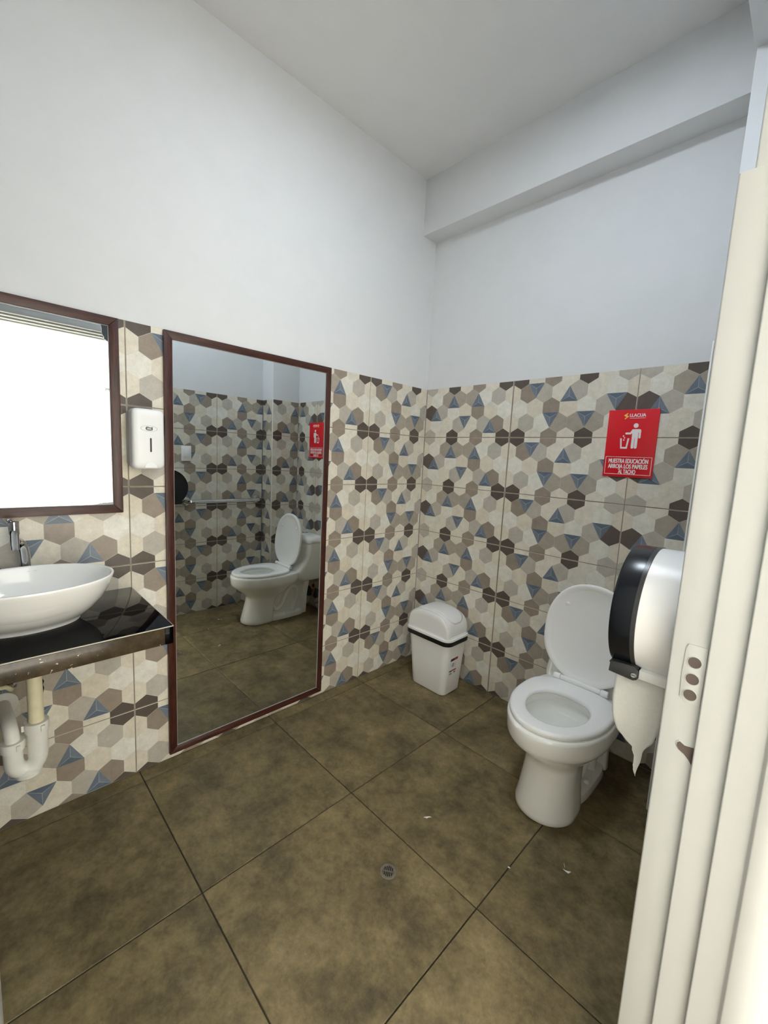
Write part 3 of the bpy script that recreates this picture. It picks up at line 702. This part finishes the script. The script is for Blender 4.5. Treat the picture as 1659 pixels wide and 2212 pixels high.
for s_ in (-1, 1): MB().lathe([(.0125, 0), (.0125, .008), (.010, .014), (.005, .0175), (.0001, .018)], (TX + s_ * .082, -.335, .030), 'z', 20).build('bolt_cap', 'seat_plastic', tl)
# tank
tk = []
for z, hw, yf in ((.296, .150, -.215), (.305, .166, -.235), (.33, .176, -.250), (.372, .182, -.262), (.392, .183, -.258), (.415, .183, -.240), (.45, .184, -.218), (.50, .186, -.200), (.56, .189, -.188), (.608, .191, -.184), (.612, .189, -.182)):
    tk.append(rr(TX - hw, TX + hw, yf, -.006, .040 if z > .4 else .05, z))
MB().loft(tk).build('tank', 'porcelain', tl, angle=60)
MB().loft([rr(TX - .186, TX + .186, -.180, -.008, .04, .6125), rr(TX - .195, TX + .195, -.190, -.005, .045, .616), rr(TX - .197, TX + .197, -.192, -.004, .046, .630), rr(TX - .192, TX + .192, -.187, -.006, .05, .648), rr(TX - .165, TX + .165, -.165, -.02, .05, .664), rr(TX - .11, TX + .11, -.135, -.045, .04, .670)]).build('tank_lid', 'porcelain', tl, angle=60)
MB().lathe([(.0001, .006), (.022, .006), (.027, .0035), (.028, -.001)], (TX, -.095, .670), 'z', 28).build('flush_button', 'chrome', tl)
# seat ring
so = lambda k, z: egg(TX, -.727 + k, -.292 - k, -.475, .182 - k, z, 64, 3.2)
si = lambda k, z: egg(TX, -.655 - k, -.402 + k, -.515, .112 + k, z, 64, 2.3)
MB().loft([so(.004, .3885), so(0, .392), so(0, .402), so(.004, .408), so(.012, .4105), si(.016, .4105), si(.006, .408), si(0, .402), si(.001, .394), si(.006, .3885)], loop=True).build('seat', 'seat_plastic', tl, angle=60)
# lid, raised: lid plane from the hinge up, leaning a little on the tank
LB, LT = Vector((TX, -.283, .413)), Vector((TX, -.236, .842)); ld = (LT - LB); LL = ld.length; ld.normalize(); ln = Vector((0, -ld.z, ld.y)).normalized()
if ln.y > 0: ln = -ln
def lid_ring(k, d, n=64):
    out = []
    for x, y, _ in egg(0, 0, -1, 0, 1, 0, 4): pass
    for i in range(n):
        a = 2 * PI * i / n; c, q = math.cos(a), math.sin(a)
        if q >= 0: e = 2.15; x = (.188 - k) * sgnpow(c, 2 / e); v = .215 + (LL - .215 - k) * sgnpow(q, 2 / e)
        else: e = 3.0; x = (.188 - k) * sgnpow(c, 2 / e) * (1 - .30 * abs(q) ** 2.2); v = .215 + (.215 - k) * sgnpow(q, 2 / e)
        out.append(LB + Vector((x, 0, 0)) + ld * v + ln * d)
    return out
MB().loft([lid_ring(.010, -.018), lid_ring(.003, -.015), lid_ring(0, -.008), lid_ring(0, .004), lid_ring(.002, .007), lid_ring(.010, .0075), lid_ring(.024, .003), lid_ring(.030, .0005), lid_ring(.10, 0), lid_ring(.17, 0)]).build('lid', 'seat_plastic', tl, angle=60)
for s_ in (-1, 1):
    c = LB + Vector((s_ * .105, 0, 0)) + ld * .325
    MB().tube([c + ln * -.001, c + ln * .006, c + ln * .008], [.0085, .0085, .005], 18).build('bumper', 'seat_plastic', tl)
HY = -.296
MB().tube([(TX - .082, HY, .4185), (TX + .082, HY, .4185)], .0105, 18).build('hinge_bar', 'seat_plastic', tl)
for s_ in (-1, 1):
    MB().tube([(TX + s_ * .0835, HY, .4185), (TX + s_ * .112, HY, .4185)], .0135, 20).build('hinge', 'seat_plastic', tl, bevel=.002)
# stop valve and braided hose behind the toilet (seen in the tall mirror)
sv = tag(empty('stop_valve', (1.09, -.03, .1)), 'red handled stop valve with braided hose behind the toilet', 'valve')
MB().tube([(1.085, -.0005, .075), (1.085, -.045, .075)], .009, 16).build('valve_body', 'chrome', sv)
MB().lathe([(.0001, -.004), (.016, -.004), (.018, 0), (.016, .004), (.0001, .004)], (1.114, -.055, .222), 'y', 14).build('valve_handle', 'red_valve', sv)
MB().tube(catmull([(1.085, -.045, .075), (1.10, -.055, .045), (1.13, -.055, .05), (1.150, -.05, .09), (1.125, -.05, .15), (1.112, -.05, .19), (1.112, -.05, .29)], 7), .0062, 12).build('hose', 'braid', sv)

# ------------------------------------------------------------------ jumbo tissue dispenser and its paper
DYc, DZc, DR = -1.062, 1.037, .135
ds = tag(empty('tissue_dispenser', (XW, DYc, DZc - DR)), 'round jumbo tissue dispenser with smoked black cover beside the door', 'dispenser')
def dring(x, r, flat=-.126, n=72):
    out = []
    for i in range(n):
        a = 2 * PI * i / n; y, z = r * math.cos(a), r * math.sin(a)
        out.append((x, DYc + y, DZc + max(z, flat * r / DR)))
    return out
MB().loft([dring(1.5415, .120), dring(1.540, .128), dring(1.5415, .1335), dring(1.546, .1352), dring(1.581, .1352), dring(1.581, .127)]).build('cover', 'smoke', ds, angle=40)
MB().loft([dring(1.5813, .128), dring(1.5813, .1355), dring(1.589, .1355), dring(1.589, .128)]).build('cover_edge', 'smoke_edge', ds, angle=40)
MB().loft([dring(1.5893, .126), dring(1.5893, .1338), dring(1.62, .1340), dring(XW - .0008, .1345)]).build('housing', 'white_plastic', ds, angle=40)
m = MB(); q = [(DYc - .105, .934), (DYc - .082, .911), (DYc + .082, .911), (DYc + .105, .934)]
m.loft([[(x, y, z) for y, z in q] for x in (1.5425, 1.5975)])
tab = m.build('cover_foot', 'smoke', ds, bevel=.002)
tb = MB(); q = [(1.545, .9345), (1.5435, .912), (1.590, .9085), (1.597, .912), (1.5975, .9325), (1.590, .9385), (1.57, .938)]
tb.prism(q, lambda u, v, d: (u, d, v), -1.1665, -1.143); tb.build('screw_tab', 'smoke_edge', tab, bevel=.0015)
MB().lathe([(.0001, -.003), (.0045, -.003), (.0055, -.0015), (.0055, .001)], (1.5905, -1.1665, .921), 'y', 18).build('screw', 'chrome', ds)
box('screw_slot', (1.5868, 1.5942, -1.1702, -1.1694, .9204, .9216), 'dark_hole', ds)
m = MB(); q = [(DYc - .100, .933), (DYc - .098, .913), (DYc + .098, .913), (DYc + .100, .933)]
m.loft([[(x, y, z) for y, z in q] for x in (1.5980, XW - .0008)]); m.build('housing_lip', 'white_plastic', ds, bevel=.0015)
tp = tag(empty('toilet_paper', (1.595, -1.12, .68)), 'torn strip of white toilet paper hanging from the dispenser', 'paper')
out_l = [(.912, 1.5470), (.879, 1.5472), (.84, 1.5475), (.81, 1.549), (.79, 1.5535), (.776, 1.559), (.770, 1.5625), (.765, 1.566), (.7615, 1.574), (.755, 1.585), (.748, 1.5955), (.740, 1.5975), (.728, 1.6), (.714, 1.602), (.704, 1.6005), (.694, 1.602), (.686, 1.605), (.680, 1.607)]
out_r = {.912: 1.6405, .879: 1.6405, .84: 1.641, .81: 1.639, .79: 1.6355, .776: 1.6325, .770: 1.631, .765: 1.628, .7615: 1.626, .755: 1.6215, .748: 1.6175, .740: 1.615, .728: 1.6145, .714: 1.613, .704: 1.6105, .694: 1.6085, .686: 1.6075, .680: 1.6075}
NX = 16; vv, ff = [], []
for i, (z, xl) in enumerate(out_l):
    xr = out_r[z]
    for j in range(NX + 1):
        x = xl + (xr - xl) * j / NX
        if i > 4 and j < 3: x += .0011 * math.sin(i * 2.7 + j)
        bow = .010 * math.cos((x - 1.595) / .047 * 1.4) + .006 * math.sin((.912 - z) * 22) + .003 * math.sin((x - 1.55) * 120 + (.912 - z) * 18) * (.912 - z) / .2
        vv.append((x, -1.118 - bow, z))
for i in range(len(out_l) - 1):
    for j in range(NX): ff.append((i * (NX + 1) + j, i * (NX + 1) + j + 1, (i + 1) * (NX + 1) + j + 1, (i + 1) * (NX + 1) + j))
sheet = MB().add(vv, ff).build('sheet', 'tissue', tp, angle=80)
sol = sheet.modifiers.new('thickness', 'SOLIDIFY'); sol.thickness = .0004

# ------------------------------------------------------------------ grab bar and switch on the door wall (seen in the tall mirror)
gb = tag(empty('grab_bar', (XW, -.61, .92)), 'horizontal chrome grab bar on the tiled wall beside the toilet', 'grab bar')
for y in (-.912, -.312):
    MB().lathe([(.0001, -.012), (.020, -.012), (.034, -.007), (.036, -.0002)], (XW - .0008, y, .92), 'x', 32).build('flange', 'chrome', gb)
MB().tube(catmull([(XW - .01, -.912, .92), (XW - .045, -.911, .92), (XW - .068, -.897, .92), (XW - .074, -.87, .92)], 8), .0155, 20).build('bracket', 'chrome', gb)
MB().tube(catmull([(XW - .01, -.312, .92), (XW - .045, -.313, .92), (XW - .068, -.327, .92), (XW - .074, -.354, .92)], 8), .0155, 20).build('bracket', 'chrome', gb)
MB().tube([(XW - .074, -.872, .92), (XW - .074, -.352, .92)], .0158, 24).build('bar', 'chrome', gb)
sw = tag(empty('light_switch', (XW, -.90, 1.235)), 'white wall light switch above the tissue dispenser', 'switch')
box('plate', (XW - .009, XW - .0005, -.939, -.865, 1.234, 1.351), 'white_plastic', sw, bevel=.003)
box('rocker', (XW - .013, XW - .0085, -.922, -.882, 1.258, 1.327), 'seat_plastic', sw, bevel=.002)

# ------------------------------------------------------------------ red sign on the toilet wall
sg = tag(empty('wall_sign', (1.2025, 0, 1.303)), 'red sign with white litter pictogram on the wall above the toilet', 'sign')
SCX, SX0, SX1, SZ0, SZ1 = 1.2025, 1.102, 1.303, 1.303, 1.600
box('board', (SX0, SX1, -.0065, -.0006, SZ0, SZ1), 'red', sg, bevel=.0006)
SWD, SHT = SX1 - SX0, SZ1 - SZ0
def sf(u, v, d=0.0): return (SX0 + u * SWD, -.0066 - d, SZ0 + v * SHT)      # u 0..1 right, v 0..1 up
def flat(name, poly, mat, par=None, d=.0006): return MB().prism(poly, lambda u, v, dd: sf(u, v, dd), -.0003, d).build(name, mat, par or sg)
def strip(name, pts, w, mat, d=.0006):      # stroke of constant width in metres
    m = MB()
    for k_, (a, b_) in enumerate(zip(pts[:-1], pts[1:])):
        A = Vector((a[0] * SWD, a[1] * SHT)); B = Vector((b_[0] * SWD, b_[1] * SHT)); t_ = (B - A).normalized(); n_ = Vector((-t_.y, t_.x)) * w / 2
        A -= t_ * w * .45; B += t_ * w * .45
        q = [A + n_, A - n_, B - n_, B + n_]
        m.prism([(p_.x / SWD, p_.y / SHT) for p_ in q], lambda u, v, dd: sf(u, v, dd), -.0003 - k_ * .0001, d + k_ * .00012)
    return m.build(name, mat, sg)
# person, arm out over the bin
circ = [(.578 + .049 * math.cos(2 * PI * i / 28), .765 + .049 * SWD / SHT * 1.02 * math.sin(2 * PI * i / 28)) for i in range(28)]
flat('pictogram_head', circ, 'sign_white')
body = [(.520, .712), (.655, .712), (.682, .706), (.690, .690), (.690, .590), (.682, .578), (.656, .578), (.650, .592), (.650, .662), (.640, .662), (.640, .470), (.637, .436), (.625, .428), (.592, .428), (.584, .440), (.584, .585), (.577, .585), (.574, .440), (.565, .428), (.532, .428), (.522, .438), (.520, .470), (.520, .655), (.492, .636), (.395, .636), (.385, .642), (.382, .652), (.388, .661), (.400, .664), (.478, .664)]
flat('pictogram_body', body, 'sign_white')
flat('pictogram_bin', [(.288, .578), (.322, .578), (.338, .450), (.420, .450), (.440, .578), (.474, .578), (.446, .424), (.312, .424)], 'sign_white')
for cu_, cv_ in ((.352, .612), (.376, .585), (.366, .553)): flat('pictogram_scrap', [(cu_ - .018, cv_), (cu_, cv_ + .014), (cu_ + .018, cv_), (cu_, cv_ - .014)], 'sign_white')
# boxed message
strip('message_border', [(.040, .300), (.960, .300)], .0018, 'sign_white'); strip('message_border', [(.040, .040), (.960, .040)], .0018, 'sign_white')
strip('message_border', [(.040, .300), (.040, .040)], .0018, 'sign_white'); strip('message_border', [(.960, .300), (.960, .040)], .0018, 'sign_white')
def tfr(v): return lambda x, y, z: (SCX + x, -.0068 - z, SZ0 + v * SHT + y)
for body_, v, width in (('MUESTRA EDUCACIÓN', .236, .160), ('ARROJA LOS PAPELES', .156, .160), ('AL TACHO', .076, .070)):
    o = text_mesh('message_line', body_, 'sign_white', sg, tfr(v), .0270, 1.0, 0.0, bold=.0013)
    xs = [v_.co.x for v_ in o.data.vertices]; mid = (max(xs) + min(xs)) / 2; k = width / (max(xs) - min(xs))
    for v_ in o.data.vertices: v_.co.x = (v_.co.x - mid) * k
o = text_mesh('logo_lettering', 'LLACUA', 'sign_white', sg, tfr(.913), .0195, 1.0, 0.0, bold=.0009)
xs = [v_.co.x for v_ in o.data.vertices]; mid = (max(xs) + min(xs)) / 2; k = .064 / (max(xs) - min(xs))
for v_ in o.data.vertices: v_.co.x = (v_.co.x - mid) * k + .018
flat('logo_rule', [(.435, .876), (.745, .876), (.745, .871), (.435, .871)], 'sign_white')
strip('logo_mark', [(.385, .942), (.330, .916), (.365, .900)], .0042, 'sign_yellow')
strip('logo_mark', [(.365, .918), (.400, .900), (.345, .868)], .0042, 'sign_yellow', .0009)

# ------------------------------------------------------------------ scraps of paper on the floor
def scrap(poly, label):
    cx = sum(p_[0] for p_ in poly) / len(poly); cy_ = sum(p_[1] for p_ in poly) / len(poly)
    m = MB(); m.loft([[(x, y, z0_ + .0012 * math.sin(k * 2.1)) for k, (x, y) in enumerate(poly)] for z0_ in (.0016, .0026)])
    tag(m.build('paper_scrap', 'tissue'), label, 'paper scrap', 'paper scraps on the floor')
scrap([(.928, -.958), (.936, -.947), (.940, -.938), (.948, -.936), (.943, -.944), (.939, -.951)], 'twisted paper scrap lying on the tile between drain and bin')
scrap([(1.372, -.762), (1.381, -.766), (1.391, -.764), (1.395, -.752), (1.390, -.757), (1.381, -.760)], 'folded paper scrap on the dark tile in front of the toilet')
scrap([(1.366, -.740), (1.3675, -.7412), (1.3745, -.752), (1.373, -.752)], 'thin paper sliver beside the folded scrap before the toilet')
scrap([(1.243, -.897), (1.249, -.899), (1.252, -.893), (1.246, -.892)], 'tiny paper crumb on the floor joint in front of the toilet')
